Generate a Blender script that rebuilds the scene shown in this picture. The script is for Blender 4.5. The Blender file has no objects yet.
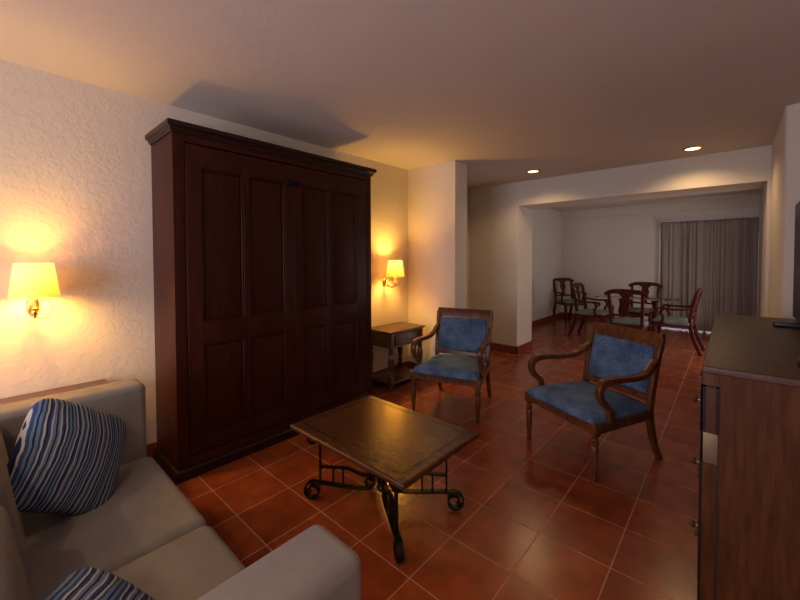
import bpy, math, random
from mathutils import Vector, Matrix
random.seed(7)
S = bpy.context.scene
COL = S.collection
R = math.radians
PI = math.pi

# ---------------------------------------------------------------- camera
CZ = 1.450
cam = bpy.data.cameras.new('camera')
cam_ob = bpy.data.objects.new('camera', cam)
COL.objects.link(cam_ob)
yaw, pitch, roll = .7292, .0255, -.0026
cam.sensor_width = 36
cam.lens = 370.45 / 800 * 36
cam.clip_start = .02
cam.shift_y = (268.03 - 300) / 800
cam_ob.matrix_world = (Matrix.Translation((0, 0, CZ)) @ Matrix.Rotation(yaw, 4, 'Z')
                       @ Matrix.Rotation(PI / 2 - pitch, 4, 'X') @ Matrix.Rotation(roll, 4, 'Z'))
S.camera = cam_ob

# ---------------------------------------------------------------- world, light, exposure
W = bpy.data.worlds.new('world'); S.world = W
W.use_nodes = True
W.node_tree.nodes['Background'].inputs[0].default_value = (.80, .76, .92, 1)
W.node_tree.nodes['Background'].inputs[1].default_value = 1.6
S.view_settings.view_transform = 'Standard'
S.view_settings.look = 'None'
S.view_settings.gamma = 1
S.view_settings.use_curve_mapping = False
S.view_settings.exposure = 0.0
SCONCE_W = 37.0
DOWN_W = 20.0

def area(name, loc, rot, sx, sy, power, color, portal=False):
    l = bpy.data.lights.new(name, 'AREA'); l.shape = 'RECTANGLE'
    l.size, l.size_y, l.energy, l.color = sx, sy, power, color
    o = bpy.data.objects.new(name, l); COL.objects.link(o)
    o.location = loc; o.rotation_euler = rot
    if portal: l.cycles.is_portal = True
    return o
# added fill lights, unseen: one behind the camera, one beside the dining area
area('rear_fill_light', (-1.35, -2.55, 1.35), (R(90), 0, 0), 2.2, 1.7, 72, (.84, .80, 1.0))
area('side_fill_light', (.62, 7.1, .95), (0, R(90), 0), 1.7, 1.4, 17, (1.0, .86, .76))

# ---------------------------------------------------------------- materials
def newmat(name):
    m = bpy.data.materials.new(name); m.use_nodes = True
    nt = m.node_tree
    return m, nt, nt.nodes['Principled BSDF']
def N(nt, t, **kw):
    n = nt.nodes.new(t)
    for k, v in kw.items():
        if k in n.inputs: n.inputs[k].default_value = v
        else: setattr(n, k, v)
    return n
def simple(name, col, rough=.5, metal=0, spec=.5, **kw):
    m, nt, b = newmat(name)
    b.inputs['Base Color'].default_value = (*col, 1)
    b.inputs['Roughness'].default_value = rough
    b.inputs['Metallic'].default_value = metal
    b.inputs['Specular IOR Level'].default_value = spec
    for k, v in kw.items(): b.inputs[k].default_value = v
    return m
def bump(nt, b, height, strength, dist=.01):
    bp = N(nt, 'ShaderNodeBump'); bp.inputs['Strength'].default_value = strength
    bp.inputs['Distance'].default_value = dist
    nt.links.new(height, bp.inputs['Height']); nt.links.new(bp.outputs[0], b.inputs['Normal'])
def plaster(name, col, big=.5, fine=.3):
    m, nt, b = newmat(name)
    tc = N(nt, 'ShaderNodeTexCoord')
    n1 = N(nt, 'ShaderNodeTexNoise', Scale=22.0, Detail=6.0, Roughness=.62, Distortion=.3)
    n2 = N(nt, 'ShaderNodeTexNoise', Scale=60.0, Detail=3.0)
    n3 = N(nt, 'ShaderNodeTexNoise', Scale=1.3, Detail=2.0)
    for n in (n1, n2, n3): nt.links.new(tc.outputs['Object'], n.inputs['Vector'])
    cr = N(nt, 'ShaderNodeValToRGB')
    cr.color_ramp.elements[0].position = .44; cr.color_ramp.elements[1].position = .56
    nt.links.new(n1.outputs['Fac'], cr.inputs[0])
    a = N(nt, 'ShaderNodeMath', operation='MULTIPLY'); a.inputs[1].default_value = big
    nt.links.new(cr.outputs[0], a.inputs[0])
    c = N(nt, 'ShaderNodeMath', operation='MULTIPLY'); c.inputs[1].default_value = fine
    nt.links.new(n2.outputs['Fac'], c.inputs[0])
    d = N(nt, 'ShaderNodeMath', operation='ADD')
    nt.links.new(a.outputs[0], d.inputs[0]); nt.links.new(c.outputs[0], d.inputs[1])
    bump(nt, b, d.outputs[0], .36, .006)
    mx = N(nt, 'ShaderNodeMix', data_type='RGBA')
    mx.inputs[6].default_value = (*[v * .93 for v in col], 1); mx.inputs[7].default_value = (*col, 1)
    nt.links.new(n3.outputs['Fac'], mx.inputs[0]); nt.links.new(mx.outputs[2], b.inputs['Base Color'])
    b.inputs['Roughness'].default_value = .8; b.inputs['Specular IOR Level'].default_value = .25
    return m
def wood(name, c1, c2, rough=.35, scale=(2, 14, 14), coat=.0, spec=.5):
    m, nt, b = newmat(name)
    tc = N(nt, 'ShaderNodeTexCoord'); mp = N(nt, 'ShaderNodeMapping')
    mp.inputs['Scale'].default_value = scale
    nt.links.new(tc.outputs['Object'], mp.inputs[0])
    n = N(nt, 'ShaderNodeTexNoise', Scale=3.0, Detail=7.0, Roughness=.6, Distortion=.5)
    nt.links.new(mp.outputs[0], n.inputs['Vector'])
    mx = N(nt, 'ShaderNodeValToRGB')
    mx.color_ramp.elements[0].color = (*c1, 1); mx.color_ramp.elements[0].position = .35
    mx.color_ramp.elements[1].color = (*c2, 1); mx.color_ramp.elements[1].position = .68
    nt.links.new(n.outputs['Fac'], mx.inputs[0]); nt.links.new(mx.outputs[0], b.inputs['Base Color'])
    b.inputs['Roughness'].default_value = rough; b.inputs['Specular IOR Level'].default_value = spec
    b.inputs['Coat Weight'].default_value = coat; b.inputs['Coat Roughness'].default_value = .25
    bump(nt, b, n.outputs['Fac'], .05, .002)
    return m
def fabric(name, c1, c2, sc=260, rough=.9):
    m, nt, b = newmat(name)
    tc = N(nt, 'ShaderNodeTexCoord')
    mp = N(nt, 'ShaderNodeMapping'); mp.inputs['Scale'].default_value = (1, 1, .35)
    nt.links.new(tc.outputs['Object'], mp.inputs[0])
    n = N(nt, 'ShaderNodeTexNoise', Scale=float(sc), Detail=2.0)
    n2 = N(nt, 'ShaderNodeTexNoise', Scale=7.0, Detail=3.0)
    nt.links.new(mp.outputs[0], n.inputs['Vector']); nt.links.new(tc.outputs['Object'], n2.inputs['Vector'])
    ad = N(nt, 'ShaderNodeMath', operation='MULTIPLY_ADD'); ad.inputs[1].default_value = .6; ad.inputs[2].default_value = .0
    nt.links.new(n2.outputs['Fac'], ad.inputs[0])
    ad2 = N(nt, 'ShaderNodeMath', operation='MULTIPLY_ADD'); ad2.inputs[1].default_value = .5
    nt.links.new(n.outputs['Fac'], ad2.inputs[0]); nt.links.new(ad.outputs[0], ad2.inputs[2])
    cr = N(nt, 'ShaderNodeValToRGB')
    cr.color_ramp.elements[0].color = (*c1, 1); cr.color_ramp.elements[0].position = .42
    cr.color_ramp.elements[1].color = (*c2, 1); cr.color_ramp.elements[1].position = .66
    nt.links.new(ad2.outputs[0], cr.inputs[0]); nt.links.new(cr.outputs[0], b.inputs['Base Color'])
    b.inputs['Roughness'].default_value = rough; b.inputs['Specular IOR Level'].default_value = .15
    b.inputs['Sheen Weight'].default_value = .03
    bump(nt, b, n.outputs['Fac'], .2, .002)
    return m

M = {}
M['wall'] = plaster('wall_plaster', (.72, .645, .53))
M['wall_smooth'] = plaster('smooth_plaster', (.70, .635, .535), .12, .15)
M['ceiling'] = plaster('ceiling_plaster', (.66, .59, .51), .12, .15)
M['wardrobe'] = wood('mahogany_wardrobe', (.027, .0044, .0021), (.052, .0098, .0046), .42, (14, 14, 1.6), spec=.2)
M['wardrobe_dark'] = wood('near_black_moulding', (.014, .0045, .0030), (.026, .0080, .0050), .35, (14, 2, 14), spec=.35)
M['chairwood'] = wood('walnut_armchair', (.070, .020, .006), (.165, .058, .016), .34, (9, 9, 3), .0, .4)
M['diningwood'] = wood('red_mahogany_dining', (.045, .0065, .0028), (.085, .014, .006), .5, (9, 9, 3), spec=.2)
M['tablewood'] = wood('table_top_wood', (.048, .017, .006), (.095, .037, .013), .25, (3, 12, 12), .0)
M['sidewood'] = wood('side_table_wood', (.050, .013, .007), (.10, .030, .014), .35, (5, 12, 5), .2)
M['dresserwood'] = wood('dresser_wood', (.050, .016, .005), (.10, .036, .010), .45, (14, 14, 1.6), spec=.15)
M['dressertop'] = wood('dresser_top_wood', (.058, .024, .017), (.095, .042, .030), .45, (14, 2, 14), spec=.35)
M['inlay'] = simple('dark_inlay', (.012, .006, .004), .4)
M['blue'] = fabric('blue_weave', (.036, .075, .155), (.13, .205, .33), 150)
M['sage'] = fabric('grey_green_weave', (.13, .15, .14), (.22, .24, .23), 220)
M['sofa'] = fabric('taupe_microfibre', (.185, .166, .160), (.23, .21, .205), 420)
M['iron'] = simple('black_iron', (.012, .011, .011), .42, .7)
M['brass'] = simple('antique_brass', (.50, .34, .13), .32, 1.0)
M['oldbrass'] = simple('tarnished_brass', (.22, .17, .10), .42, .9)
M['black'] = simple('black_plastic', (.008, .008, .009), .35)
M['screen'] = simple('screen_glass', (.004, .004, .005), .25, 0, .15)
M['outlet'] = simple('outlet_plastic', (.55, .50, .44), .5)
M['track'] = simple('white_metal_track', (.6, .56, .52), .4)
M['frame'] = simple('aluminium_frame', (.5, .5, .5), .4, .5)

def shade_mat():
    m, nt, b = newmat('lit_lamp_shade')
    tc = N(nt, 'ShaderNodeTexCoord'); sp = N(nt, 'ShaderNodeSeparateXYZ')
    nt.links.new(tc.outputs['Generated'], sp.inputs[0])
    cr = N(nt, 'ShaderNodeValToRGB')
    e = cr.color_ramp.elements
    e[0].color = (1.0, .32, .003, 1); e[0].position = 0.0
    e[1].color = (1.0, .47, .13, 1); e[1].position = .75
    x = cr.color_ramp.elements.new(.28); x.color = (1.0, .37, .03, 1)
    nt.links.new(sp.outputs[2], cr.inputs[0])
    nt.links.new(cr.outputs[0], b.inputs['Emission Color'])
    b.inputs['Emission Strength'].default_value = 1.7; b.inputs['Specular IOR Level'].default_value = .1
    b.inputs['Base Color'].default_value = (.8, .6, .3, 1); b.inputs['Roughness'].default_value = .8
    # loosely woven cloth: a little lamplight passes straight through the weave
    tr = N(nt, 'ShaderNodeBsdfTransparent'); tr.inputs[0].default_value = (1, .96, .85, 1)
    mx = N(nt, 'ShaderNodeMixShader'); mx.inputs[0].default_value = .12
    nt.links.new(b.outputs[0], mx.inputs[1]); nt.links.new(tr.outputs[0], mx.inputs[2])
    nt.links.new(mx.outputs[0], nt.nodes['Material Output'].inputs[0])
    return m
M['shade'] = shade_mat()
M['bulb'] = simple('glowing_bulb', (1, .9, .7), .5, **{'Emission Color': (1, .75, .42, 1), 'Emission Strength': 1.5})
M['downglow'] = simple('downlight_glow', (1, .9, .7), .5, **{'Emission Color': (1, .66, .28, 1), 'Emission Strength': 6})
M['glass'] = simple('clear_glass', (.85, .95, .92), .03, **{'Transmission Weight': 1.0, 'IOR': 1.45})

def floor_mat():
    T = .3335
    m, nt, b = newmat('terracotta_tiles')
    tc = N(nt, 'ShaderNodeTexCoord'); mp = N(nt, 'ShaderNodeMapping')
    mp.inputs['Location'].default_value = ((20 + .199) * T, (20 - .7554) * T, 0)
    nt.links.new(tc.outputs['Object'], mp.inputs[0])
    br = N(nt, 'ShaderNodeTexBrick', offset=0.0, squash=1.0)
    br.inputs['Scale'].default_value = 1.0
    br.inputs['Brick Width'].default_value = T; br.inputs['Row Height'].default_value = T
    br.inputs['Mortar Size'].default_value = .0032; br.inputs['Mortar Smooth'].default_value = .25
    br.inputs['Color1'].default_value = (.29, .066, .020, 1)
    br.inputs['Color2'].default_value = (.22, .044, .014, 1)
    br.inputs['Mortar'].default_value = (.42, .22, .14, 1)
    nt.links.new(mp.outputs[0], br.inputs['Vector'])
    n = N(nt, 'ShaderNodeTexNoise', Scale=7.0, Detail=5.0, Roughness=.6)
    nt.links.new(tc.outputs['Object'], n.inputs['Vector'])
    mr = N(nt, 'ShaderNodeMapRange'); mr.inputs['From Min'].default_value = .3; mr.inputs['From Max'].default_value = .7
    mr.inputs['To Min'].default_value = .72; mr.inputs['To Max'].default_value = 1.3
    nt.links.new(n.outputs['Fac'], mr.inputs[0])
    mx = N(nt, 'ShaderNodeVectorMath', operation='SCALE')
    nt.links.new(br.outputs['Color'], mx.inputs[0]); nt.links.new(mr.outputs[0], mx.inputs['Scale'])
    nt.links.new(mx.outputs[0], b.inputs['Base Color'])
    rr = N(nt, 'ShaderNodeMapRange'); rr.inputs['To Min'].default_value = .26; rr.inputs['To Max'].default_value = .6
    nt.links.new(br.outputs['Fac'], rr.inputs[0]); nt.links.new(rr.outputs[0], b.inputs['Roughness'])
    inv = N(nt, 'ShaderNodeMath', operation='SUBTRACT'); inv.inputs[0].default_value = 1
    nt.links.new(br.outputs['Fac'], inv.inputs[1])
    ad = N(nt, 'ShaderNodeMath', operation='MULTIPLY_ADD'); ad.inputs[1].default_value = .10
    nt.links.new(n.outputs['Fac'], ad.inputs[0]); nt.links.new(inv.outputs[0], ad.inputs[2])
    bump(nt, b, ad.outputs[0], .35, .004)
    return m
M['floor'] = floor_mat()
def skirt_mat():
    m, nt, b = newmat('terracotta_skirting')
    tc = N(nt, 'ShaderNodeTexCoord')
    n = N(nt, 'ShaderNodeTexNoise', Scale=6.0, Detail=4.0)
    nt.links.new(tc.outputs['Object'], n.inputs['Vector'])
    cr = N(nt, 'ShaderNodeValToRGB')
    cr.color_ramp.elements[0].color = (.17, .032, .012, 1); cr.color_ramp.elements[1].color = (.27, .060, .020, 1)
    nt.links.new(n.outputs['Fac'], cr.inputs[0]); nt.links.new(cr.outputs[0], b.inputs['Base Color'])
    b.inputs['Roughness'].default_value = .35
    return m
M['skirt'] = skirt_mat()
def curtain_mat():
    m, nt, b = newmat('curtain_cloth')
    b.inputs['Base Color'].default_value = (.37, .31, .27, 1); b.inputs['Roughness'].default_value = .75
    b.inputs['Sheen Weight'].default_value = .1
    return m
M['curtain'] = curtain_mat()
def stripe_mat():
    m, nt, b = newmat('striped_cushion_cloth')
    tc = N(nt, 'ShaderNodeTexCoord'); sp = N(nt, 'ShaderNodeSeparateXYZ')
    nt.links.new(tc.outputs['Object'], sp.inputs[0])
    n = N(nt, 'ShaderNodeTexNoise', Scale=5.0, Detail=3.0); nt.links.new(tc.outputs['Object'], n.inputs['Vector'])
    s = N(nt, 'ShaderNodeMath', operation='MULTIPLY_ADD'); s.inputs[1].default_value = .04
    nt.links.new(n.outputs['Fac'], s.inputs[0]); nt.links.new(sp.outputs[0], s.inputs[2])
    k = N(nt, 'ShaderNodeMath', operation='MULTIPLY'); k.inputs[1].default_value = 10.0
    nt.links.new(s.outputs[0], k.inputs[0])
    fr = N(nt, 'ShaderNodeMath', operation='FRACT'); nt.links.new(k.outputs[0], fr.inputs[0])
    cr = N(nt, 'ShaderNodeValToRGB'); cr.color_ramp.interpolation = 'CONSTANT'
    navy, sky, cream, mid = (.006, .014, .06, 1), (.11, .17, .28, 1), (.36, .35, .35, 1), (.022, .055, .15, 1)
    seq = [navy, cream, mid, sky, navy, sky, mid, cream, navy, mid, cream, sky, navy, sky, cream, mid]
    pos = [0, .05, .10, .18, .25, .30, .38, .44, .50, .55, .63, .68, .76, .81, .88, .93]
    e = cr.color_ramp.elements
    e[0].position, e[0].color = pos[0], seq[0]; e[1].position, e[1].color = pos[1], seq[1]
    for p, c in zip(pos[2:], seq[2:]):
        q = e.new(p); q.color = c
    nt.links.new(fr.outputs[0], cr.inputs[0]); nt.links.new(cr.outputs[0], b.inputs['Base Color'])
    b.inputs['Roughness'].default_value = .85; b.inputs['Specular IOR Level'].default_value = .2
    n2 = N(nt, 'ShaderNodeTexNoise', Scale=14.0, Detail=3.0); nt.links.new(tc.outputs['Object'], n2.inputs['Vector'])
    bump(nt, b, n2.outputs['Fac'], .5, .02)
    return m
M['stripe'] = stripe_mat()

# ---------------------------------------------------------------- mesh builder
class MB:
    def __init__(self): self.v = []; self.f = []
    def add(self, vs, fs, mat=None):
        b = len(self.v)
        self.v += [tuple(mat @ Vector(p)) if mat else tuple(p) for p in vs]
        self.f += [tuple(i + b for i in f) for f in fs]
        return self
    def box(self, x0, x1, y0, y1, z0, z1, mat=None, ch=0):
        if ch:
            return self.rbox(x0, x1, y0, y1, z0, z1, ch, mat)
        vs = [(x, y, z) for z in (z0, z1) for y in (y0, y1) for x in (x0, x1)]
        return self.add(vs, [(0, 2, 3, 1), (4, 5, 7, 6), (0, 1, 5, 4), (1, 3, 7, 5), (3, 2, 6, 7), (2, 0, 4, 6)], mat)
    def rbox(self, x0, x1, y0, y1, z0, z1, r, mat=None, seg=2):
        # box with rounded edges: a cube-sphere offset outwards from an inner box
        cx, cy, cz = (x0 + x1) / 2, (y0 + y1) / 2, (z0 + z1) / 2
        hx, hy, hz = (x1 - x0) / 2, (y1 - y0) / 2, (z1 - z0) / 2
        r = min(r, hx, hy, hz)
        n = seg
        t = [-1 + i / n for i in range(n)] + [-1e-6, 1e-6] + [(i + 1) / n for i in range(n)]
        t = [-math.tan(PI / 4 * (1 - i / n)) for i in range(n)] + [-0.0, 0.0] + [math.tan(PI / 4 * ((i + 1) / n)) for i in range(n)]
        m = len(t); vs = []; fs = []
        def pt(d, s):
            dv = Vector(d)
            l = dv.normalized() * r
            return (cx + s[0] * (hx - r) + l.x, cy + s[1] * (hy - r) + l.y, cz + s[2] * (hz - r) + l.z)
        half = m // 2
        sg = [-1 if i < half else 1 for i in range(m)]
        for ax in range(3):
            for sd in (-1, 1):
                b = len(vs)
                for i in range(m):
                    for j in range(m):
                        d = [0, 0, 0]; s = [0, 0, 0]
                        d[ax] = sd; s[ax] = sd
                        a1, a2 = (ax + 1) % 3, (ax + 2) % 3
                        d[a1] = t[i]; d[a2] = t[j]; s[a1] = sg[i]; s[a2] = sg[j]
                        vs.append(pt(d, s))
                for i in range(m - 1):
                    for j in range(m - 1):
                        q = [b + i * m + j, b + (i + 1) * m + j, b + (i + 1) * m + j + 1, b + i * m + j + 1]
                        fs.append(tuple(q if sd > 0 else q[::-1]))
        return self.add(vs, fs, mat)
    def lathe(self, prof, seg=16, mat=None, cap=True):
        vs = []; fs = []
        for r, z in prof:
            for k in range(seg):
                a = 2 * PI * k / seg; vs.append((r * math.cos(a), r * math.sin(a), z))
        for i in range(len(prof) - 1):
            for k in range(seg):
                k2 = (k + 1) % seg
                fs.append((i * seg + k, i * seg + k2, (i + 1) * seg + k2, (i + 1) * seg + k))
        if cap:
            fs.append(tuple(range(seg))[::-1]); fs.append(tuple((len(prof) - 1) * seg + k for k in range(seg)))
        return self.add(vs, fs, mat)
    def prism(self, pts, y0, y1, mat=None):      # outline in x,z extruded along y
        n = len(pts)
        vs = [(x, y0, z) for x, z in pts] + [(x, y1, z) for x, z in pts]
        fs = [tuple(range(n)), tuple(range(2 * n - 1, n - 1, -1))]
        fs += [((i + 1) % n, i, n + i, n + (i + 1) % n) for i in range(n)]
        return self.add(vs, fs, mat)
    def sweep(self, path, sec, side=None, scales=None, mat=None):
        # sec: closed 2-D outline (a along 'side', b along the other normal)
        P = [Vector(p) for p in path]; n = len(P); vs = []; fs = []; k = len(sec)
        prev = None
        for i, p in enumerate(P):
            t = (P[min(i + 1, n - 1)] - P[max(i - 1, 0)]).normalized()
            if side is not None:
                s = Vector(side); s = (s - t * s.dot(t))
                if s.length < 1e-4: s = prev
                s = s.normalized()
            else:
                if prev is None:
                    s = t.orthogonal().normalized()
                else:
                    s = (prev - t * prev.dot(t)).normalized()
            prev = s
            b = t.cross(s)
            sc = scales[i] if scales else 1
            if not isinstance(sc, tuple): sc = (sc, sc)
            for a, c in sec: vs.append(tuple(p + s * a * sc[0] + b * c * sc[1]))
        for i in range(n - 1):
            for j in range(k):
                j2 = (j + 1) % k
                fs.append((i * k + j, i * k + j2, (i + 1) * k + j2, (i + 1) * k + j))
        fs.append(tuple(range(k))[::-1]); fs.append(tuple((n - 1) * k + j for j in range(k)))
        return self.add(vs, fs, mat)
    def build(self, name, mat, parent=None, smooth=40, loc=None, rot=None):
        me = bpy.data.meshes.new(name); me.from_pydata(self.v, [], self.f)
        me.validate(); me.update()
        import bmesh
        bm = bmesh.new(); bm.from_mesh(me)
        bmesh.ops.remove_doubles(bm, verts=bm.verts, dist=1e-5)
        bmesh.ops.recalc_face_normals(bm, faces=bm.faces)
        bm.to_mesh(me); bm.free()
        if smooth:
            me.shade_smooth(); me.set_sharp_from_angle(angle=R(smooth))
        me.materials.append(mat)
        o = bpy.data.objects.new(name, me); COL.objects.link(o)
        if parent: o.parent = parent
        if loc: o.location = loc
        if rot: o.rotation_euler = rot
        return o
def ring(a, b, n=10): return [(a * math.cos(2 * PI * k / n), b * math.sin(2 * PI * k / n)) for k in range(n)]
def rect(a, b): return [(-a, -b), (a, -b), (a, b), (-a, b)]
def rrect(a, b, r):
    o = []
    for cx, cy, a0 in ((a - r, b - r, 0), (-a + r, b - r, 90), (-a + r, -b + r, 180), (a - r, -b + r, 270)):
        for k in (0, 45, 90): o.append((cx + r * math.cos(R(a0 + k)), cy + r * math.sin(R(a0 + k))))
    return o
def smoothpath(pts, n=6):
    P = [Vector(p) for p in pts]; out = []
    for i in range(len(P) - 1):
        p0 = P[max(i - 1, 0)]; p1 = P[i]; p2 = P[i + 1]; p3 = P[min(i + 2, len(P) - 1)]
        for k in range(n):
            t = k / n
            out.append(.5 * ((2 * p1) + (p2 - p0) * t + (2 * p0 - 5 * p1 + 4 * p2 - p3) * t * t + (3 * p1 - p0 - 3 * p2 + p3) * t ** 3))
    out.append(P[-1]); return out
def subs(o, lv):
    m = o.modifiers.new('subd', 'SUBSURF'); m.levels = lv; m.render_levels = lv; return o

def tag(o, label=None, cat=None, group=None, kind=None):
    if label: o['label'] = label
    if cat: o['category'] = cat
    if group: o['group'] = group
    if kind: o['kind'] = kind
    return o
def empty(name, loc, rz=0, label=None, cat=None, group=None):
    o = bpy.data.objects.new(name, None); COL.objects.link(o); o.empty_display_size = .1
    o.location = loc; o.rotation_euler = (0, 0, rz)
    return tag(o, label, cat, group)
KIDS = {}
def copy_tree(o, parent=None):
    c = o.copy(); COL.objects.link(c); c.parent = parent
    for ch in list(o.children): copy_tree(ch, c)
    return c
def struct(name, mb, mat, label=None, smooth=0):
    o = mb.build(name, mat, smooth=smooth); tag(o, label, None, None, 'structure'); return o

# ---------------------------------------------------------------- the room
XL = -3.12; ZC = 2.59; YF = 3.65
struct('floor', MB().box(-3.6, 2.4, -2.7, 9.8, -.12, 0), M['floor'], 'glossy terracotta square tile floor')
struct('ceiling', MB().box(-3.6, 2.4, -2.7, 9.8, ZC, ZC + .12), M['ceiling'], 'textured cream plaster ceiling')
struct('wall_left', MB().box(-3.42, XL, -2.7, YF + .02, 0, ZC), M['wall'], 'rough stucco wall behind the tall wardrobe')
struct('wall_partition', MB().box(-3.42, -2.40, YF, 3.91, 0, ZC), M['wall_smooth'], 'short stub wall beside the far wall lamp')
struct('wall_recess', MB().box(-3.5, -3.22, 3.89, 5.35, 0, ZC), M['wall_smooth'], 'wall of the recess behind the stub wall')
h = MB(); h.box(-3.5, -2.395, 5.33, 5.88, 0, ZC)
h.box(-2.395, .265, 5.33, 5.88, 2.235, ZC); h.box(.265, .5, 5.33, 5.88, 0, ZC)
struct('wall_archway', h, M['wall_smooth'], 'wall and header round the wide opening to the dining area')
struct('wall_dining_left', MB().box(-3.42, XL, 5.86, 9.62, 0, ZC), M['wall_smooth'], 'left wall of the dining area')
b = MB(); b.box(-3.42, -1.13, 9.5, 9.7, 0, ZC); b.box(.29, 1.2, 9.5, 9.7, 0, ZC); b.box(-1.13, .29, 9.5, 9.7, 2.12, ZC)
struct('wall_back', b, M['wall_smooth'], 'back wall of the dining area beside the curtain')
struct('trim_1', MB().box(XL, 1.2, 9.40, 9.5, 2.40, ZC), M['wall_smooth'], 'plaster band at the top of the dining back wall')
b = MB()
b.rbox(.29, .75, 4.03, 5.5, -.05, ZC + .05, .03)
struct('wall_right_pier', b, M['wall_smooth'], 'cream plaster pier beyond the dresser', 40)
struct('wall_dining_right', MB().box(.37, .55, 5.85, 6.3, 0, ZC).box(.37, .55, 7.9, 9.6, 0, ZC).box(.37, .55, 6.3, 7.9, 2.0, ZC), M['wall_smooth'], 'right wall of the dining area')  # gap in this wall is added to let the side fill light in
struct('wall_right', MB().box(.455, .75, -2.7, 4.1, 0, ZC), M['wall_smooth'], 'right wall behind the dresser')
b = MB(); b.box(-3.42, -2.5, -2.8, -2.6, 0, ZC); b.box(-.2, .7, -2.8, -2.6, 0, ZC)
b.box(-2.5, -.2, -2.8, -2.6, 0, .45); b.box(-2.5, -.2, -2.8, -2.6, 2.25, ZC)
struct('wall_rear', b, M['wall_smooth'], 'rear wall with a wide window added for fill light')  # window opening added behind the camera to admit fill light
# skirting
def skirt(name, boxes, label):
    m = MB()
    for bx in boxes: m.rbox(*bx, 0, .115, .003)
    return struct(name, m, M['skirt'], label)
skirt('baseboard_left', [(XL - .01, XL + .012, -2.6, YF)], 'terracotta tile skirting on the stucco wall')
skirt('baseboard_partition', [(XL, -2.39, YF - .012, YF + .01), (-2.41, -2.388, YF - .012, 3.92)], 'terracotta tile skirting on the stub wall')
skirt('baseboard_archway', [(-3.22, -2.383, 5.318, 5.34), (-2.405, -2.383, 5.318, 5.892), (-3.12, -2.383, 5.87, 5.892)], 'terracotta tile skirting round the archway pillar')
skirt('baseboard_dining_left', [(XL - .01, XL + .012, 5.88, 9.5)], 'terracotta tile skirting on the dining left wall')
skirt('baseboard_back', [(XL, -1.14, 9.488, 9.51)], 'terracotta tile skirting on the dining back wall')
skirt('baseboard_right', [(.278, .30, 4.05, 5.33)], 'terracotta tile skirting on the plaster pier')
# terrace door behind the curtain
wf = MB()
for bx in ((-1.13, -1.08, 9.56, 9.62, 0, 2.12), (.24, .29, 9.56, 9.62, 0, 2.12), (-.405, -.355, 9.56, 9.62, 0, 2.12),
           (-1.13, .29, 9.56, 9.62, 2.07, 2.12), (-1.13, .29, 9.56, 9.62, 0, .03)): wf.box(*bx)
struct('window_1', wf, M['frame'], 'sliding terrace door frame behind the curtain')
# frame of the added rear window, out of view
wf = MB()
for bx in ((-2.5, -2.44, -2.72, -2.66, .45, 2.25), (-.26, -.2, -2.72, -2.66, .45, 2.25), (-1.38, -1.32, -2.72, -2.66, .45, 2.25),
           (-2.5, -.2, -2.72, -2.66, .45, .51), (-2.5, -.2, -2.72, -2.66, 2.19, 2.25)): wf.box(*bx)
struct('added_window', wf, M['frame'], 'frame of the added, unseen rear window')

# ---------------------------------------------------------------- curtain
def curtain():
    root = empty('curtain', (-.38, 9.33, 0), 0, 'floor-length taupe curtain hanging in pleats across the dining back wall', 'curtain')
    x0, x1 = -.715, .747; n = 260; zs = [.022, .3, .8, 1.3, 1.8, 2.0, 2.10, 2.18]
    vs = []; fs = []
    rnd = random.Random(3)
    ph = [rnd.uniform(0, 6.28) for _ in range(4)]
    for zi, z in enumerate(zs):
        am = .044 if z < 1.9 else (.028 if z < 2.05 else .020)
        for i in range(n + 1):
            t = i / n; x = x0 + (x1 - x0) * t
            u = t * 2 * PI * 11 + 1.6 * math.sin(t * 21)
            w = math.sin(u + .9 * math.sin(t * 9 + ph[0]) + .25 * math.sin(z * 1.7 + ph[1] + 6 * t))
            w = math.copysign(abs(w) ** .8, w)
            y = am * w * (.75 + .25 * math.sin(5 * t * PI + ph[2])) + .012 * math.sin(3 * u + ph[3])
            vs.append((x, y, z))
    m = n + 1
    for a in range(len(zs) - 1):
        for i in range(n): fs.append((a * m + i, a * m + i + 1, (a + 1) * m + i + 1, (a + 1) * m + i))
    o = MB().add(vs, fs).build('drape', M['curtain'], root, 80)
    sm = o.modifiers.new('thick', 'SOLIDIFY'); sm.thickness = .003
    t = MB().rbox(x0 - .03, x1 + .02, -.03, .03, 2.18, 2.215, .008).build('curtain_track', M['track'], root)
    for x in (-.6, 0, .45): MB().box(x - .012, x + .012, 0, .17, 2.19, 2.21).build('bracket', M['track'], t)
curtain()

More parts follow.
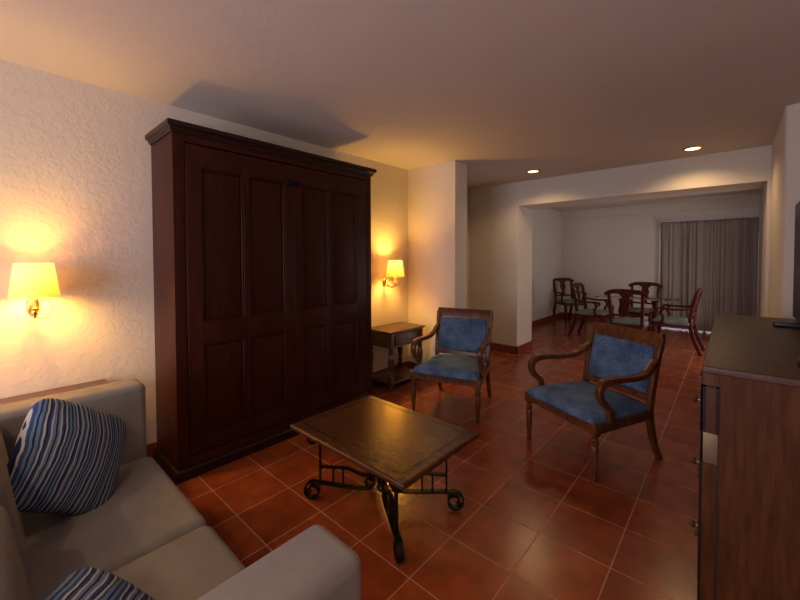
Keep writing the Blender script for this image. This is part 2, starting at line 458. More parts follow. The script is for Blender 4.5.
# ---------------------------------------------------------------- wardrobe
def wardrobe():
    x0, x1, y0, y1 = -3.105, -2.66, .81, 2.55; zt = 2.285
    root = empty('wardrobe', ((x0 + x1) / 2, (y0 + y1) / 2, 0), 0, 'tall dark mahogany wardrobe with eight recessed door panels against the stucco wall', 'wardrobe')
    ox, oy = -(x0 + x1) / 2, -(y0 + y1) / 2
    T = Matrix.Translation((ox, oy, 0))
    b = MB()
    b.box(x0, x1 - .03, y0, y1, .0, zt, T)                               # carcass
    b.rbox(x1 - .03, x1, y0, y0 + .067, .0, zt, .004, T)                  # face frame
    b.rbox(x1 - .03, x1, y1 - .067, y1, .0, zt, .004, T)
    b.rbox(x1 - .03, x1, y0 + .06, y1 - .06, 2.215, zt, .004, T)
    b.rbox(x1 - .03, x1, y0 + .06, y1 - .06, .0, .135, .004, T)
    b.build('body', M['wardrobe'], root)
    s = MB().rbox(x0, x1 + .001, y0 - .004, y0 + .004, .06, zt, .002, T)
    s.build('side_panel', M['wardrobe'], root)
    # cornice: stepped and bowed moulding running round three sides
    prof = [(0, .012), (.012, .012), (.014, .024), (.022, .030), (.024, .040), (.034, .044), (.040, .052), (.040, .074), (.036, .080), (0, .080)]
    c = MB()
    rings = []
    for d, z in prof:
        rings.append([(x0, y0 - d), (x1 + d, y0 - d), (x1 + d, y1 + d), (x0, y1 + d)])
    vs = []; fs = []
    for (d, z), rg in zip(prof, rings):
        vs += [(x, y, 2.250 + z) for x, y in rg]
    k = len(prof)
    for i in range(k - 1):
        for j in range(4):
            j2 = (j + 1) % 4; fs.append((i * 4 + j, i * 4 + j2, (i + 1) * 4 + j2, (i + 1) * 4 + j))
    fs.append((0, 3, 2, 1)); fs.append(((k - 1) * 4, (k - 1) * 4 + 1, (k - 1) * 4 + 2, (k - 1) * 4 + 3))
    c.add(vs, fs, T).build('cornice', M['wardrobe_dark'], root, 30)
    # plinth
    p = MB()
    prof = [(.024, 0), (.024, .058), (.019, .066), (.010, .072), (.001, .074)]
    vs = []; fs = []
    for d, z in prof: vs += [(x, y, z) for x, y in [(x0, y0 - d), (x1 + d, y0 - d), (x1 + d, y1 + d), (x0, y1 + d)]]
    for i in range(4):
        for j in range(4):
            j2 = (j + 1) % 4; fs.append((i * 4 + j, i * 4 + j2, (i + 1) * 4 + j2, (i + 1) * 4 + j))
    fs.append((0, 3, 2, 1)); fs.append((16, 17, 18, 19))
    p.add(vs, fs, T).build('plinth', M['wardrobe_dark'], root, 30)
    # the two doors with their recessed panels
    ym = (y0 + y1) / 2
    def door(ya, yb, cols):
        d = MB()
        xf = x1 + .006; xb = x1 - .028
        d.box(xb, x1 - .016, ya, yb, .145, 2.205, T)                      # panel sheet
        ys = [ya] + [v for c_ in cols for v in c_] + [yb]
        zs = [.145, .245, .87, 1.025, 2.06, 2.205]
        for i in range(0, len(ys), 2): d.rbox(xb, xf, ys[i], ys[i + 1], zs[0], zs[-1], .003, T)
        for i in (0, 2, 4):
            for c_ in cols: d.rbox(xb, xf, c_[0] - .006, c_[1] + .006, zs[i], zs[i + 1], .003, T)
        o = d.build('door', M['wardrobe'], root)
        for c_ in cols:
            for za, zb in ((.245, .87), (1.025, 2.06)):
                q = MB(); w = .014
                def mould(a0, a1, b0, b1): q.rbox(x1 - .018, x1 + .001, a0, a1, b0, b1, .006, T)
                mould(c_[0], c_[0] + w, za, zb); mould(c_[1] - w, c_[1], za, zb)
                mould(c_[0], c_[1], za, za + w); mould(c_[0], c_[1], zb - w, zb)
                q.rbox(x1 - .02, x1 - .009, c_[0] + w + .004, c_[1] - w - .004, za + w + .004, zb - w - .004, .004, T)
                q.build('panel', M['wardrobe'], o)
        return o
    door(y0 + .069, ym - .0015, [(.975, 1.262), (1.305, 1.597)])
    door(ym + .0015, y1 - .069, [(1.755, 2.022), (2.072, 2.360)])
    # pull at the top of the middle stiles
    hd = MB()
    hd.rbox(x1 + .006, x1 + .010, 1.615, 1.735, 2.035, 2.085, .003, T)
    hd.sweep(smoothpath([(x1 + .01, 1.63, 2.05), (x1 + .03, 1.635, 2.05), (x1 + .034, 1.675, 2.05), (x1 + .03, 1.715, 2.05), (x1 + .01, 1.72, 2.05)]), ring(.006, .006), mat=T)
    hd.build('handle', M['iron'], root)
wardrobe()

# ---------------------------------------------------------------- side tables
TURN = [(.020, 0), (.026, .008), (.028, .02), (.020, .034), (.016, .045), (.024, .055), (.024, .064), (.016, .075), (.018, .10), (.026, .16), (.029, .20), (.024, .235), (.016, .26), (.024, .272), (.026, .283), (.017, .295), (.022, .31), (.022, .325)]
def turned(mb, x, y, z0, z1, k=1.0):
    hh = TURN[-1][1]
    mb.lathe([(r * k, z0 + z / hh * (z1 - z0)) for r, z in TURN], 14, Matrix.Translation((x, y, 0)))
def side_table(loc, label):
    # local: wall at -x, drawer faces +x, long side along y
    root = empty('side_table', loc, 0, label, 'side table', 'matching wooden side tables with a turned-leg frame')
    hx, hy = .20, .30; H = .655
    MB().rbox(-hx, hx, -hy, hy, H - .022, H, .007).build('tabletop', M['sidewood'], root)
    b = MB(); b.box(-hx + .02, hx - .03, -hy + .03, hy - .03, H - .185, H - .022)
    for sx in (-1, 1):
        for sy in (-1, 1):
            cx, cy = sx * (hx - .042), sy * (hy - .047)
            b.rbox(cx - .025, cx + .025, cy - .025, cy + .025, H - .19, H - .02, .004)
    b.rbox(-hx + .015, hx - .018, -hy + .02, hy - .02, H - .036, H - .021, .004)
    b.build('apron', M['sidewood'], root)
    d = MB().rbox(hx - .034, hx - .014, -.205, .205, H - .165, H - .050, .004)
    for a in ((-.19, .19, H - .072, H - .064), (-.19, .19, H - .152, H - .144)): d.rbox(hx - .016, hx - .008, *a, .003)
    for a in ((-.19, -.182), (.182, .19)): d.rbox(hx - .016, hx - .008, *a, H - .15, H - .066, .003)
    dr = d.build('drawer', M['sidewood'], root)
    MB().lathe([(.004, 0), (.006, .01), (.013, .016), (.014, .022), (.008, .028)], 12, Matrix.Translation((hx - .014, 0, H - .108)) @ Matrix.Rotation(R(90), 4, 'Y')).build('knob', M['oldbrass'], dr)
    for sx in (-1, 1):
        for sy in (-1, 1):
            cx, cy = sx * (hx - .042), sy * (hy - .047)
            l = MB(); turned(l, cx, cy, .13, H - .185, 1.25)
            l.rbox(cx - .023, cx + .023, cy - .023, cy + .023, .055, .135, .003)
            l.lathe([(.014, 0), (.024, .012), (.026, .03), (.018, .045), (.016, .06)], 14, Matrix.Translation((cx, cy, 0)))
            l.build('leg', M['sidewood'], root)
    MB().rbox(-hx + .01, hx - .01, -hy + .015, hy - .015, .075, .100, .006).build('shelf', M['sidewood'], root)
    return root
side_table((-2.905, 3.175, 0), 'dark wooden side table with drawer and turned legs under the far wall lamp')
side_table((-2.905, .220, 0), 'wooden side table mostly hidden behind the sofa arm, against the stucco wall')

# ---------------------------------------------------------------- wall lamps
def sconce(y, label, xs, zb):
    root = empty('wall_lamp', (XL, y, 1.17), 0, label, 'wall lamp', 'brass wall lamps with tapered shades')
    # local: x away from the wall, z up from the arm's level
    bp = MB().lathe([(.030, 0), (.030, .008), (.024, .016), (.010, .020)], 20, Matrix.Scale(1.9, 4, (0, 0, 1)) @ Matrix.Rotation(R(90), 4, 'Y'))
    bp.build('backplate', M['brass'], root)
    a = MB()
    a.sweep(smoothpath([(.015, 0, .03), (.05, 0, .02), (.075, .0, -.035), (.11, 0, -.055), (xs - .02, 0, -.045), (xs, 0, .0), (xs, 0, .055)]), ring(.0065, .0065), mat=None)
    a.sweep(smoothpath([(.015, 0, -.02), (.05, 0, -.045), (.09, 0, -.05)]), ring(.006, .006))
    a.lathe([(.006, -.015), (.016, -.008), (.018, .002), (.012, .012), (.014, .045), (.011, .07), (.005, .08)], 14, Matrix.Translation((xs, 0, .0)))
    a.lathe([(.003, -.02), (.014, -.012), (.017, 0), (.014, .012), (.003, .02)], 14, Matrix.Translation((.075, 0, -.035)))
    arm = a.build('arm', M['brass'], root)
    c = MB().sweep(smoothpath([(xs + .0, .012, .05), (xs + .005, .06, .03), (xs, .07, -.02), (.09, .045, -.07), (.05, .01, -.06), (.02, .0, -.04)]), ring(.0025, .0025, 6))
    c.build('cord', M['oldbrass'], root)
    sh = MB()
    n = 40; z0, z1, r0, r1 = .070, .258, .108, .084
    vs = []; fs = []
    for (r, z) in ((r0, z0), (r1, z1), (r1 - .003, z1), (r0 - .003, z0)):
        for k in range(n): vs.append((xs + r * math.cos(2 * PI * k / n), r * math.sin(2 * PI * k / n), z))
    for i in range(4):
        for k in range(n): fs.append((i * n + k, i * n + (k + 1) % n, ((i + 1) % 4) * n + (k + 1) % n, ((i + 1) % 4) * n + k))
    s = sh.add(vs, fs).build('lamp_shade', M['shade'], root)
    bl = MB().lathe([(.008, .08), (.018, .10), (.022, .125), (.018, .15), (.006, .165)], 14, Matrix.Translation((xs, 0, 0)))
    bo = bl.build('bulb', M['bulb'], root)
    bo.visible_shadow = True
    l = bpy.data.lights.new('lamp_light', 'POINT'); l.energy = SCONCE_W; l.color = (1.0, .54, .10); l.shadow_soft_size = .05
    lo = bpy.data.objects.new('lamp_light', l); COL.objects.link(lo); lo.parent = root; lo.location = (xs, 0, zb)
    return root
sconce(.185, 'lit brass wall lamp with tapered yellow shade above the sofa', .155, .130)
sconce(3.20, 'lit brass wall lamp beside the wardrobe, above the side table', .185, .165)

# ---------------------------------------------------------------- downlights
def downlight(x, y, label, watt=DOWN_W):
    root = empty('downlight', (x, y, ZC), 0, label, 'ceiling light', 'recessed ceiling spotlights')
    MB().lathe([(.062, -.001), (.088, -.001), (.090, -.006), (.080, -.011), (.064, -.008), (.062, -.001)], 32, cap=False).build('trim_ring', M['brass'], root)
    MB().lathe([(.0625, -.0035), (.0625, -.0060)], 28).build('lens', M['downglow'], root)
    l = bpy.data.lights.new('spot_light', 'SPOT'); l.energy = watt; l.color = (1.0, .66, .34)
    l.spot_size = R(150); l.spot_blend = .6; l.shadow_soft_size = .05
    lo = bpy.data.objects.new('spot_light', l); COL.objects.link(lo); lo.parent = root; lo.location = (0, 0, -.03)
downlight(-1.95, 4.80, 'lit round recessed ceiling light nearer the archway pillar')
downlight(-.315, 4.93, 'lit round recessed ceiling light nearer the right plaster pier')
downlight(-.35, -.9, 'added fill spotlight in the ceiling above and behind the sofa, out of view', 48.0)  # unseen downlight added as fill for the near room
downlight(-1.9, -1.6, 'added fill spotlight in the ceiling over the rear of the room, out of view', 48.0)  # second added spot, out of view, brightens the room from the rear

# ---------------------------------------------------------------- sofa
def cushion(name, hx, hy, hz, mat, parent, loc, rot=(0, 0, 0), puff=.25, pinch=0, pw=4.0, rnd=0):
    # rounded, puffed slab; local thickness along z
    n = 18; vs = []; fs = []
    def prof(u): return max(0.0, 1 - abs(u) ** pw) ** (1 / pw)
    for sgn in (1, -1):
        for i in range(n + 1):
            for j in range(n + 1):
                u = math.sin(PI / 2 * (-1 + 2 * i / n)); v = math.sin(PI / 2 * (-1 + 2 * j / n))
                x = u * hx * (1 - pinch * (1 - u * u) * 0 - pinch * (1 - v * v)); y = v * hy * (1 - pinch * (1 - u * u))
                z = hz * prof(u) * prof(v) * (1 - puff + puff * (1 - u * u) * (1 - v * v) + 0)
                k = 1 - rnd * (u * u * v * v) ** 2
                vs.append((x * k, y * k, sgn * z))
    m = n + 1
    for s in (0, 1):
        b = s * m * m
        for i in range(n):
            for j in range(n):
                q = (b + i * m + j, b + (i + 1) * m + j, b + (i + 1) * m + j + 1, b + i * m + j + 1)
                fs.append(q if s == 0 else q[::-1])
    o = MB().add(vs, fs).build(name, mat, parent, 60, loc, rot)
    return o
def sofa():
    root = empty('sofa', (-1.59, .1, 0), 0, 'taupe grey two-seat sofa with square arms standing against the left wall lamp side', 'sofa')
    T = Matrix.Translation((1.59, -.1, 0))
    yb, yf = -.36, .575
    MB().rbox(-2.40, -.78, yb, .52, .09, .24, .02, T, 4).build('base', M['sofa'], root, 60)
    MB().rbox(-2.40, -.78, yb, -.15, .12, .72, .05, T, 5).build('backrest', M['sofa'], root, 60)
    for xa, xb in ((-2.56, -2.375), (-.805, -.62)):
        MB().rbox(xa, xb, yb, yf, .09, .772, .034, T, 6).build('armrest', M['sofa'], root, 60)
    for xa, xb in ((-2.37, -1.591), (-1.589, -.81)):
        MB().rbox(xa, xb, -.13, .595, .225, .385, .045, T, 6).build('seat_cushion', M['sofa'], root, 60)
    for xa, xb in ((-2.37, -1.60), (-1.58, -.81)):
        m = Matrix.Translation(((xa + xb) / 2 + 1.59, -.10 - .045, .56)) @ Matrix.Rotation(R(9), 4, 'X')
        MB().rbox(-(xb - xa) / 2, (xb - xa) / 2, -.10, .10, -.23, .25, .09, m, 7).build('back_cushion', M['sofa'], root, 60)
    for x in (-2.50, -.68):
        for y in (-.28, .48): MB().lathe([(.018, 0), (.026, .09)], 12, T @ Matrix.Translation((x, y, 0))).build('leg', M['inlay'], root)
    return root
sofa()
def throw_pillow(loc, mat3, label):
    o = cushion('throw_pillow', .226, .226, .10, M['stripe'], None, loc, (0, 0, 0), .35, .03, 2.4, .13)
    o.matrix_world = Matrix.Translation(loc) @ mat3.to_4x4()
    tag(o, label, 'cushion', 'blue striped throw pillows')
    return o
def basis(nrm, up, spin):
    z = Vector(nrm).normalized(); y = Vector(up); y = (y - z * y.dot(z)).normalized(); x = y.cross(z)
    m = Matrix((x, y, z)).transposed()
    return m @ Matrix.Rotation(spin, 3, 'Z')
throw_pillow(Vector((-2.125, .235, .595)), basis((.72, .55, .42), (0, 0, 1), R(-40)), 'blue striped throw pillow slumped against the far sofa arm')
throw_pillow(Vector((-1.02, .165, .528)), basis((.20, .68, .70), (0, 0, 1), R(70)), 'blue striped throw pillow on the sofa seat at the bottom edge of the photo')

# ---------------------------------------------------------------- coffee table
def coffee_table():
    root = empty('coffee_table', (-1.51, 1.528, 0), 0, 'low coffee table with wooden top and black scrolled iron base in front of the wardrobe', 'coffee table')
    hx, hy, H = .455, .328, .457
    prof = [(0.030, H - .040), (.012, H - .036), (.006, H - .026), (.0, H - .022), (.0, H - .010), (.004, H - .004), (.012, H)]
    vs = []; fs = []
    for d, z in prof: vs += [(-hx + d, -hy + d, z), (hx - d, -hy + d, z), (hx - d, hy - d, z), (-hx + d, hy - d, z)]
    k = len(prof)
    for i in range(k - 1):
        for j in range(4):
            j2 = (j + 1) % 4; fs.append((i * 4 + j, i * 4 + j2, (i + 1) * 4 + j2, (i + 1) * 4 + j))
    fs.append((0, 3, 2, 1)); fs.append(tuple((k - 1) * 4 + j for j in range(4)))
    tp = MB().add(vs, fs).build('tabletop', M['tablewood'], root, 25)
    q = MB(); a, b2, w = hx - .062, hy - .062, .003
    for bx in ((-a, a, -b2 - w, -b2 + w), (-a, a, b2 - w, b2 + w), (-a - w, -a + w, -b2, b2), (a - w, a + w, -b2, b2)): q.box(*bx, H - .002, H + .0006)
    a, b2 = hx - .05, hy - .05
    for bx in ((-a, a, -b2 - .001, -b2 + .001), (-a, a, b2 - .001, b2 + .001), (-a - .001, -a + .001, -b2, b2), (a - .001, a + .001, -b2, b2)): q.box(*bx, H - .002, H + .0005)
    q.build('inlay_line', M['inlay'], tp)
    ang0 = math.atan2(.245, .35)
    def spiral(cr, cz, r0, r1, a0, turns, n=26):
        return [(cr + (r0 + (r1 - r0) * t) * math.cos(a0 + turns * 2 * PI * t), cz + (r0 + (r1 - r0) * t) * math.sin(a0 + turns * 2 * PI * t)) for t in [i / n for i in range(n + 1)]]
    for k, ang in enumerate((ang0, PI - ang0, PI + ang0, -ang0)):
        m = MB(); c, s = math.cos(ang), math.sin(ang); side = (-s, c, 0)
        def P(l): return [(r * c, r * s, z) for r, z in l]
        def strap(l, wd=.014, th=.0045): m.sweep(P(l), rect(wd, th), side=side)
        # upright strap
        strap([(.375, .095), (.375, .2), (.375, .30), (.375, .385)], .009, .005)
        # top scroll curling outwards under the top
        strap(spiral(.418, .372, .043, .018, PI, -1.25), .014)
        # foot scroll, outwards
        strap([(.06, .098), (.15, .092), (.25, .098), (.36, .108)] + spiral(.422, .058, .056, .022, PI / 2 + .55, -1.5, 36), .017, .0045)
        # upper rail with its S sweep into the centre
        up = smoothpath([(.375, 0, .205), (.27, 0, .207), (.20, 0, .204), (.14, 0, .180), (.09, 0, .172), (.055, 0, .185), (.04, 0, .165)], 5)
        strap([(p.x, p.z) for p in up], .012)
        for r in (.235, .295): strap([(r, .096), (r, .15), (r, .206)], .006, .005)
        # small C scroll near the middle
        strap(spiral(.075, .135, .034, .016, PI * .5, 1.2), .012)
        # leg strap from the top centre down to the foot
        m.build('leg', M['iron'], root)
    m = MB()
    m.lathe([(.012, .085), (.030, .095), (.034, .11), (.022, .125), (.018, .15), (.026, .17), (.026, .19), (.016, .205), (.016, .38), (.03, .40), (.03, .412)], 16)
    m.rbox(-.30, .30, -.016, .016, .402, .412, .002); m.rbox(-.016, .016, -.22, .22, .402, .412, .002)
    for sx in (-1, 1):
        for sy in (-1, 1):
            a = math.atan2(sy * .245, sx * .35)
            m.sweep([(.02 * math.cos(a), .02 * math.sin(a), .406), (.40 * math.cos(a), .40 * math.sin(a), .409)], rect(.012, .004), side=(-math.sin(a), math.cos(a), 0))
    m.build('centre_post', M['iron'], root)
    return root
coffee_table()

# ---------------------------------------------------------------- armchairs
def armchair(loc, rz, label):
    root = empty('armchair', loc, rz, label, 'armchair', 'blue upholstered armchairs with scrolled wooden arms')
    Wd = M['chairwood']
    # local: front -y, right +x
    def turned_front(x):
        m = MB(); y = -.285
        m.rbox(x - .026, x + .026, y - .026, y + .026, .30, .375, .003)
        m.lathe([(.011, 0), (.016, .006), (.018, .02), (.014, .032), (.017, .05), (.025, .20), (.024, .222), (.017, .232), (.025, .240), (.026, .248), (.017, .256), (.024, .264), (.025, .272), (.018, .282), (.023, .292), (.023, .302)], 16, Matrix.Translation((x, y, 0)))
        return m
    for sx in (-1, 1): turned_front(sx * .30).build('front_leg', Wd, root)
    # rear legs: sabre below the seat, running on as the back post
    for sx in (-1, 1):
        pts = smoothpath([(sx * .262, .385, 0), (sx * .262, .325, .13), (sx * .265, .285, .27), (sx * .265, .275, .37), (sx * .268, .288, .50), (sx * .272, .325, .68), (sx * .278, .375, .87)], 5)
        n = len(pts); sc = [(1, .8 + .35 * math.sin(PI * i / (n - 1))) for i in range(n)]
        MB().sweep(pts, rrect(.017, .022, .005), side=(1, 0, 0), scales=sc).build('rear_leg', Wd, root, 50)
    f = MB()
    f.prism([(-.30, 0), (.30, 0), (.30, .058), (-.30, .058)], -.308, -.262, Matrix.Translation((0, 0, .312)))
    f.box(-.265, .265, .25, .29, .312, .37)
    for sx in (-1, 1):
        f.sweep([(sx * .302, -.29, .341), (sx * .263, .27, .341)], rect(.022, .029), side=(1, 0, 0))
    # bead along the lower edge
    f.rbox(-.30, .30, -.313, -.305, .314, .324, .003)
    f.build('seat_frame', Wd, root)
    # seat cushion: trapezoid, crowned
    n = 16; vs = []; fs = []
    for i in range(n + 1):
        for j in range(n + 1):
            u = math.sin(PI / 2 * (-1 + 2 * i / n)); v = math.sin(PI / 2 * (-1 + 2 * j / n))
            w = .305 + (.262 - .305) * (v + 1) / 2
            edge = max(0, 1 - abs(u) ** 6) ** (1 / 5) * max(0, 1 - abs(v) ** 6) ** (1 / 5)
            z = .368 + .062 * edge + .030 * (1 - u * u) * (1 - v * v)
            vs.append((u * w, -.02 + v * .288, z))
    m = n + 1
    for i in range(n):
        for j in range(n): fs.append((i * m + j, (i + 1) * m + j, (i + 1) * m + j + 1, i * m + j + 1))
    lo = len(vs)
    vs2 = [(x, y, .355) for x, y, z in vs]
    fs += [tuple(lo + q for q in f_)[::-1] for f_ in fs[:n * n]]
    rim = [i * m for i in range(n + 1)] + [n * m + j for j in range(1, n + 1)] + [i * m + n for i in range(n - 1, -1, -1)] + [j for j in range(n - 1, 0, -1)]
    for a in range(len(rim)):
        b_ = (a + 1) % len(rim); fs.append((rim[a], rim[b_], lo + rim[b_], lo + rim[a]))
    MB().add(vs + vs2, fs).build('seat', M['blue'], root, 60)
    root.scale = (1.035, 1.0, 1.01)
    # back: top rail, lower rail and padded panel in the plane of the posts
    th = math.atan2(.375 - .30, .87 - .55)
    B = Matrix.Translation((0, .290, .50)) @ Matrix.Rotation(-math.atan2(.09, .38), 4, 'X')
    r = MB()
    tr = smoothpath([(-.285, .0, .363), (-.15, .018, .363), (0, .024, .363), (.15, .018, .363), (.285, .0, .363)], 5)
    r.sweep(tr, [(-.045, -.013), (.040, -.013), (.048, -.006), (.048, .010), (.040, .014), (-.045, .013)], side=(0, 0, 1), mat=B)
    r.rbox(-.262, .262, -.012, .014, -.075, -.033, .004, B)
    r.rbox(-.268, -.238, -.014, .014, -.070, .35, .004, B); r.rbox(.238, .268, -.014, .014, -.070, .35, .004, B)
    r.build('back_frame', Wd, root, 40)
    pad = MB().rbox(-.243, .243, -.030, .030, -.031, .312, .022, B, 5)
    pad.build('backrest', M['blue'], root, 60)
    # arms
    for sx in (-1, 1):
        pts = smoothpath([(sx * .272, .325, .715), (sx * .280, .27, .685), (sx * .292, .19, .640), (sx * .300, .08, .628), (sx * .306, -.04, .634), (sx * .309, -.16, .640),
                          (sx * .310, -.230, .626), (sx * .310, -.258, .588), (sx * .309, -.252, .540), (sx * .307, -.220, .500), (sx * .304, -.180, .466), (sx * .302, -.165, .440), (sx * .302, -.160, .365)], 4)
        n = len(pts); sc = []
        for i in range(n):
            t = i / (n - 1)
            sc.append((1.0 if t < .8 else .85, 1.0 + .35 * math.exp(-((t - .52) / .10) ** 2)))
        MB().sweep(pts, rrect(.022, .019, .007), side=(1, 0, 0), scales=sc).build('armrest', Wd, root, 50)
    return root
armchair((-2.025, 3.06, 0), R(16), 'blue upholstered wooden armchair standing nearest the side table and stub wall')
armchair((-.785, 3.0, 0), R(-27.5), 'blue upholstered wooden armchair standing nearest the dresser, turned towards the coffee table')

# ---------------------------------------------------------------- dining set
def dining_chair():
    root = empty('dining_chair', (0, 0, 0), 0)
    Wd = M['diningwood']
    for sx in (-1, 1):
        pts = smoothpath([(sx * .235, -.245, 0), (sx * .230, -.228, .10), (sx * .232, -.230, .25), (sx * .240, -.238, .42)], 4)
        MB().sweep(pts, rrect(0.0221, 0.0221, .006), side=(1, 0, 0), scales=[.75 + .4 * i / (len(pts) - 1) for i in range(len(pts))]).build('front_leg', Wd, root, 50)
        pts = smoothpath([(sx * .205, .36, 0), (sx * .205, .29, .18), (sx * .205, .235, .38), (sx * .205, .225, .50), (sx * .212, .255, .72), (sx * .222, .305, .93)], 4)
        MB().sweep(pts, rrect(0.0195, 0.0247, .005), side=(1, 0, 0)).build('rear_leg', Wd, root, 50)
        pts = smoothpath([(sx * .215, .262, .70), (sx * .245, .17, .675), (sx * .268, .04, .662), (sx * .275, -.09, .668), (sx * .275, -.17, .665), (sx * .272, -.19, .640), (sx * .270, -.165, .618)], 4)
        a = MB().sweep(pts, rrect(0.0221, 0.0156, .005), side=(1, 0, 0))
        a.sweep(smoothpath([(sx * .268, -.10, .66), (sx * .262, -.135, .60), (sx * .255, -.10, .53), (sx * .250, -.12, .44)], 4), rrect(0.0182, 0.0169, .005), side=(1, 0, 0))
        a.build('armrest', Wd, root, 50)
    f = MB(); f.rbox(-.252, .252, -.255, -.22, .395, .455, .004); f.rbox(-.21, .21, .205, .235, .395, .455, .004)
    for sx in (-1, 1): f.sweep([(sx * .240, -.24, .425), (sx * .208, .22, .425)], rect(.014, .03), side=(1, 0, 0))
    f.build('seat_frame', Wd, root)
    cushion('seat', .245, .235, .055, M['sage'], root, (0, -.015, .452), (0, 0, 0), .25, 0, 5)
    # crest rail with drooping scrolled ends
    B = Matrix.Translation((0, .225, .50)) @ Matrix.Rotation(-math.atan2(.08, .43), 4, 'X')
    top = []; bot = []
    for i in range(21):
        u = -1 + i / 10; x = u * .272
        top.append((x, .475 + .018 * (1 - u * u) - .045 * abs(u) ** 6)); bot.append((x, .402 + .030 * (1 - u * u) - .012 * abs(u) ** 6 + (-.045 * math.exp(-(u / .28) ** 2))))
    c = MB().prism(top + bot[::-1], -.012, .012, B)
    for sx in (-1, 1): c.lathe([(.024, -.015), (.027, -.008), (.027, .008), (.024, .015)], 14, B @ Matrix.Translation((sx * .262, 0, .412)) @ Matrix.Rotation(R(90), 4, 'X'))
    c.build('crest_rail', Wd, root, 40)
    s = []
    for z, w in ((.09, .050), (.11, .046), (.16, .034), (.19, .036), (.24, .055), (.29, .070), (.33, .062), (.36, .050), (.40, .070), (.42, .095)): s.append((w, z))
    MB().prism(s + [(-w, z) for w, z in s[::-1]], -.007, .007, B).build('splat', Wd, root, 40)
    MB().rbox(-.205, .205, -.010, .010, .065, .098, .004, B).build('cross_rail', Wd, root)
    return root
chairs = [
    ((-2.74, 8.88, 0), 49, 'dark wooden dining chair in the back corner, furthest left of the dining set'),
    ((-1.86, 7.42, 0), 84, 'dark wooden dining chair at the left end of the glass table, seen from its side'),
    ((-1.17, 6.66, 0), 180, 'dark wooden dining chair at the near side of the glass table, back towards camera'),
    ((-1.25, 8.20, 0), -4, 'dark wooden dining chair at the far side of the glass table, facing the camera'),
    ((-.66, 7.24, 0), -93, 'dark wooden dining chair drawn out at the right end of the glass table'),
]
proto = dining_chair()
for i, (loc, rz, lab) in enumerate(chairs):
    o = proto if i == 0 else copy_tree(proto)
    o.location = loc; o.rotation_euler = (0, 0, R(rz))
    tag(o, lab, 'dining chair', 'dining chairs round the glass table')
def dining_table():
    root = empty('dining_table', (-1.22, 7.72, 0), 0, 'rectangular glass-topped dining table standing among the dark dining chairs', 'dining table')
    MB().rbox(-.60, .60, -.42, .42, .748, .760, .004).build('glass_top', M['glass'], root)
    for sx in (-1, 1):
        p = MB().lathe([(.05, .04), (.07, .08), (.045, .14), (.035, .30), (.05, .42), (.062, .50), (.04, .60), (.05, .68), (.075, .72), (.075, .746)], 18, Matrix.Translation((sx * .25, 0, 0)))
        p.rbox(sx * .25 - .03, sx * .25 + .03, -.12, .12, .0, .05, .012)
        p.build('pedestal', M['diningwood'], root)
    MB().rbox(-.22, .22, -.02, .02, .12, .18, .006).build('stretcher', M['diningwood'], root)
dining_table()

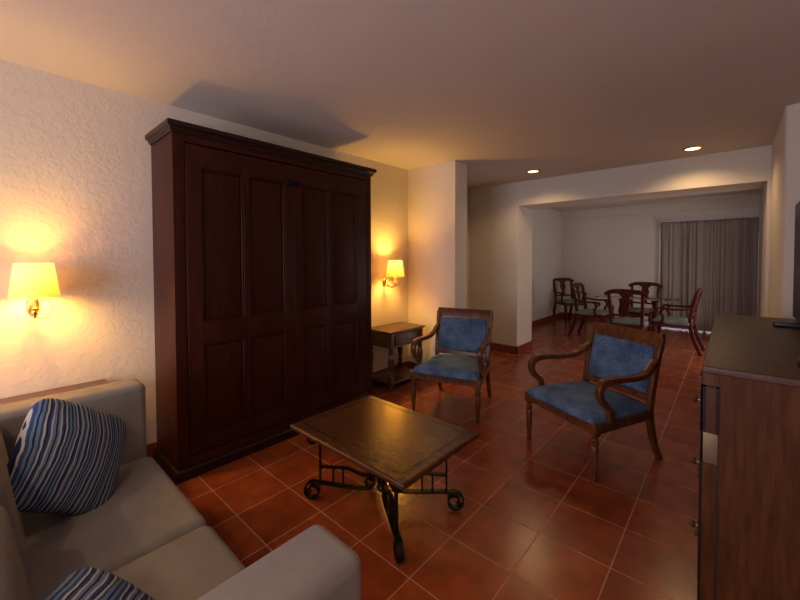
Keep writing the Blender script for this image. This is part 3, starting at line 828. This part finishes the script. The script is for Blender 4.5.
# ---------------------------------------------------------------- dresser
def dresser():
    x0, x1, y0, y1, H = -.078, .445, 1.90, 3.76, 1.02
    root = empty('dresser', ((x0 + x1) / 2, (y0 + y1) / 2, 0), 0, 'large dark wooden dresser with brass corner plates at the right edge of the photo', 'dresser')
    T = Matrix.Translation((-(x0 + x1) / 2, -(y0 + y1) / 2, 0))
    MB().rbox(x0 - .002, x1, y0 - .004, y1 + .004, H - .028, H, .005, T).build('top', M['dressertop'], root)
    b = MB(); b.box(x0 + .022, x1 - .002, y0 + .004, y1 - .004, .03, H - .028, T)
    b.box(x0 + .02, x1 - .01, y0 + .02, y1 - .02, 0, .04, T)
    for ya in (y0, y1 - .05): b.rbox(x0, x0 + .05, ya, ya + .05, .0, H - .028, .003, T)
    b.rbox(x0, x0 + .03, y0 + .04, y1 - .04, H - .075, H - .028, .003, T); b.rbox(x0, x0 + .03, y0 + .04, y1 - .04, .03, .09, .003, T)
    b.rbox(x0, x0 + .03, (y0 + y1) / 2 - .025, (y0 + y1) / 2 + .025, .05, H - .03, .003, T)
    b.build('body', M['dresserwood'], root)
    # groove line along the end's post
    MB().box(x0 + .046, x0 + .053, y0 - .001, y0 + .006, .0, H - .06, T).build('groove', M['inlay'], root)
    ym = (y0 + y1) / 2
    for ya, yb in ((y0 + .055, ym - .03), (ym + .03, y1 - .055)):
        for za, zb in ((.10, .375), (.395, .665), (.685, .94)):
            d = MB().rbox(x0 - .008, x0 + .025, ya, yb, za, zb, .004, T); d = d.build('drawer', M['dresserwood'], root)
            w = .16
            for yk in (ya + .17, yb - .17):
                k = MB().lathe([(.020, 0), (.020, .003), (.007, .006), (.007, .016), (.014, .022), (.015, .028), (.009, .034)], 14, T @ Matrix.Translation((x0 - .008, yk, (za + zb) / 2)) @ Matrix.Rotation(R(-90), 4, 'Y'))
                k.sweep(smoothpath([(x0 - .014, yk - .04, (za + zb) / 2 - .004), (x0 - .022, yk - .03, (za + zb) / 2 - .03), (x0 - .022, yk + .03, (za + zb) / 2 - .03), (x0 - .014, yk + .04, (za + zb) / 2 - .004)], 5), ring(.003, .003, 6), mat=T)
                k.build('drawer_pull', M['oldbrass'], d)
    # brass edge plate and iron strap wrapping the near corner
    p = MB().rbox(x0 - .003, x0 + .050, y0 - .003, y0 + .012, .635, .755, .001, T).rbox(x0 - .003, x0 + .006, y0 - .003, y0 + .05, .635, .755, .001, T)
    tag(p.build('corner_plate', M['oldbrass'], root), 'tarnished brass plate')
    q = MB()
    q.rbox(x0 - .004, x0 + .003, y0 - .003, y0 + .05, .755, .945, .001, T)
    q.box(x0 + .043, x0 + .052, y0 - .003, y0 + .006, .755, .945, T); q.box(x0 - .004, x0 + .011, y0 - .003, y0 + .006, .755, .945, T); q.box(x0 - .002, x0 + .052, y0 - .003, y0 + .006, .938, .945, T)
    q.box(x0 - .004, x0 + .003, y0 - .003, y0 + .03, 0, .635, T)
    tag(q.build('corner_strap', M['iron'], root), 'black metal strap')
    return root
dresser()
def tv():
    root = empty('television', (.31, 2.76, 1.02), 0, 'black flat-screen television standing on the dresser at the right edge', 'television')
    MB().rbox(-.014, .024, -.635, .635, .055, .765, .006).build('casing', M['black'], root)
    MB().box(-.0155, -.013, -.622, .622, .070, .752).build('screen', M['screen'], root)
    for y in (-.62, .52):
        MB().rbox(-.108, .108, y - .018, y + .018, .0, .030, .008).rbox(-.012, .016, y - .014, y + .014, .015, .07, .003).build('foot', M['black'], root)
tv()

# ---------------------------------------------------------------- outlets
def outlet(loc, rz, label):
    root = empty('outlet', loc, rz, label, 'outlet')
    MB().rbox(-.058, .058, -.006, 0, -.037, .037, .003).build('cover_plate', M['outlet'], root)
    s = MB()
    for x in (-.025, .025): s.rbox(x - .016, x + .016, -.0085, -.003, -.018, .018, .002)
    s.build('socket', M['track'], root)
outlet((-2.66, YF, .36), 0, 'cream wall outlet low on the stub wall beside the side table')
outlet((XL, 8.75, .42), R(90), 'small wall outlet low on the dining area left wall')
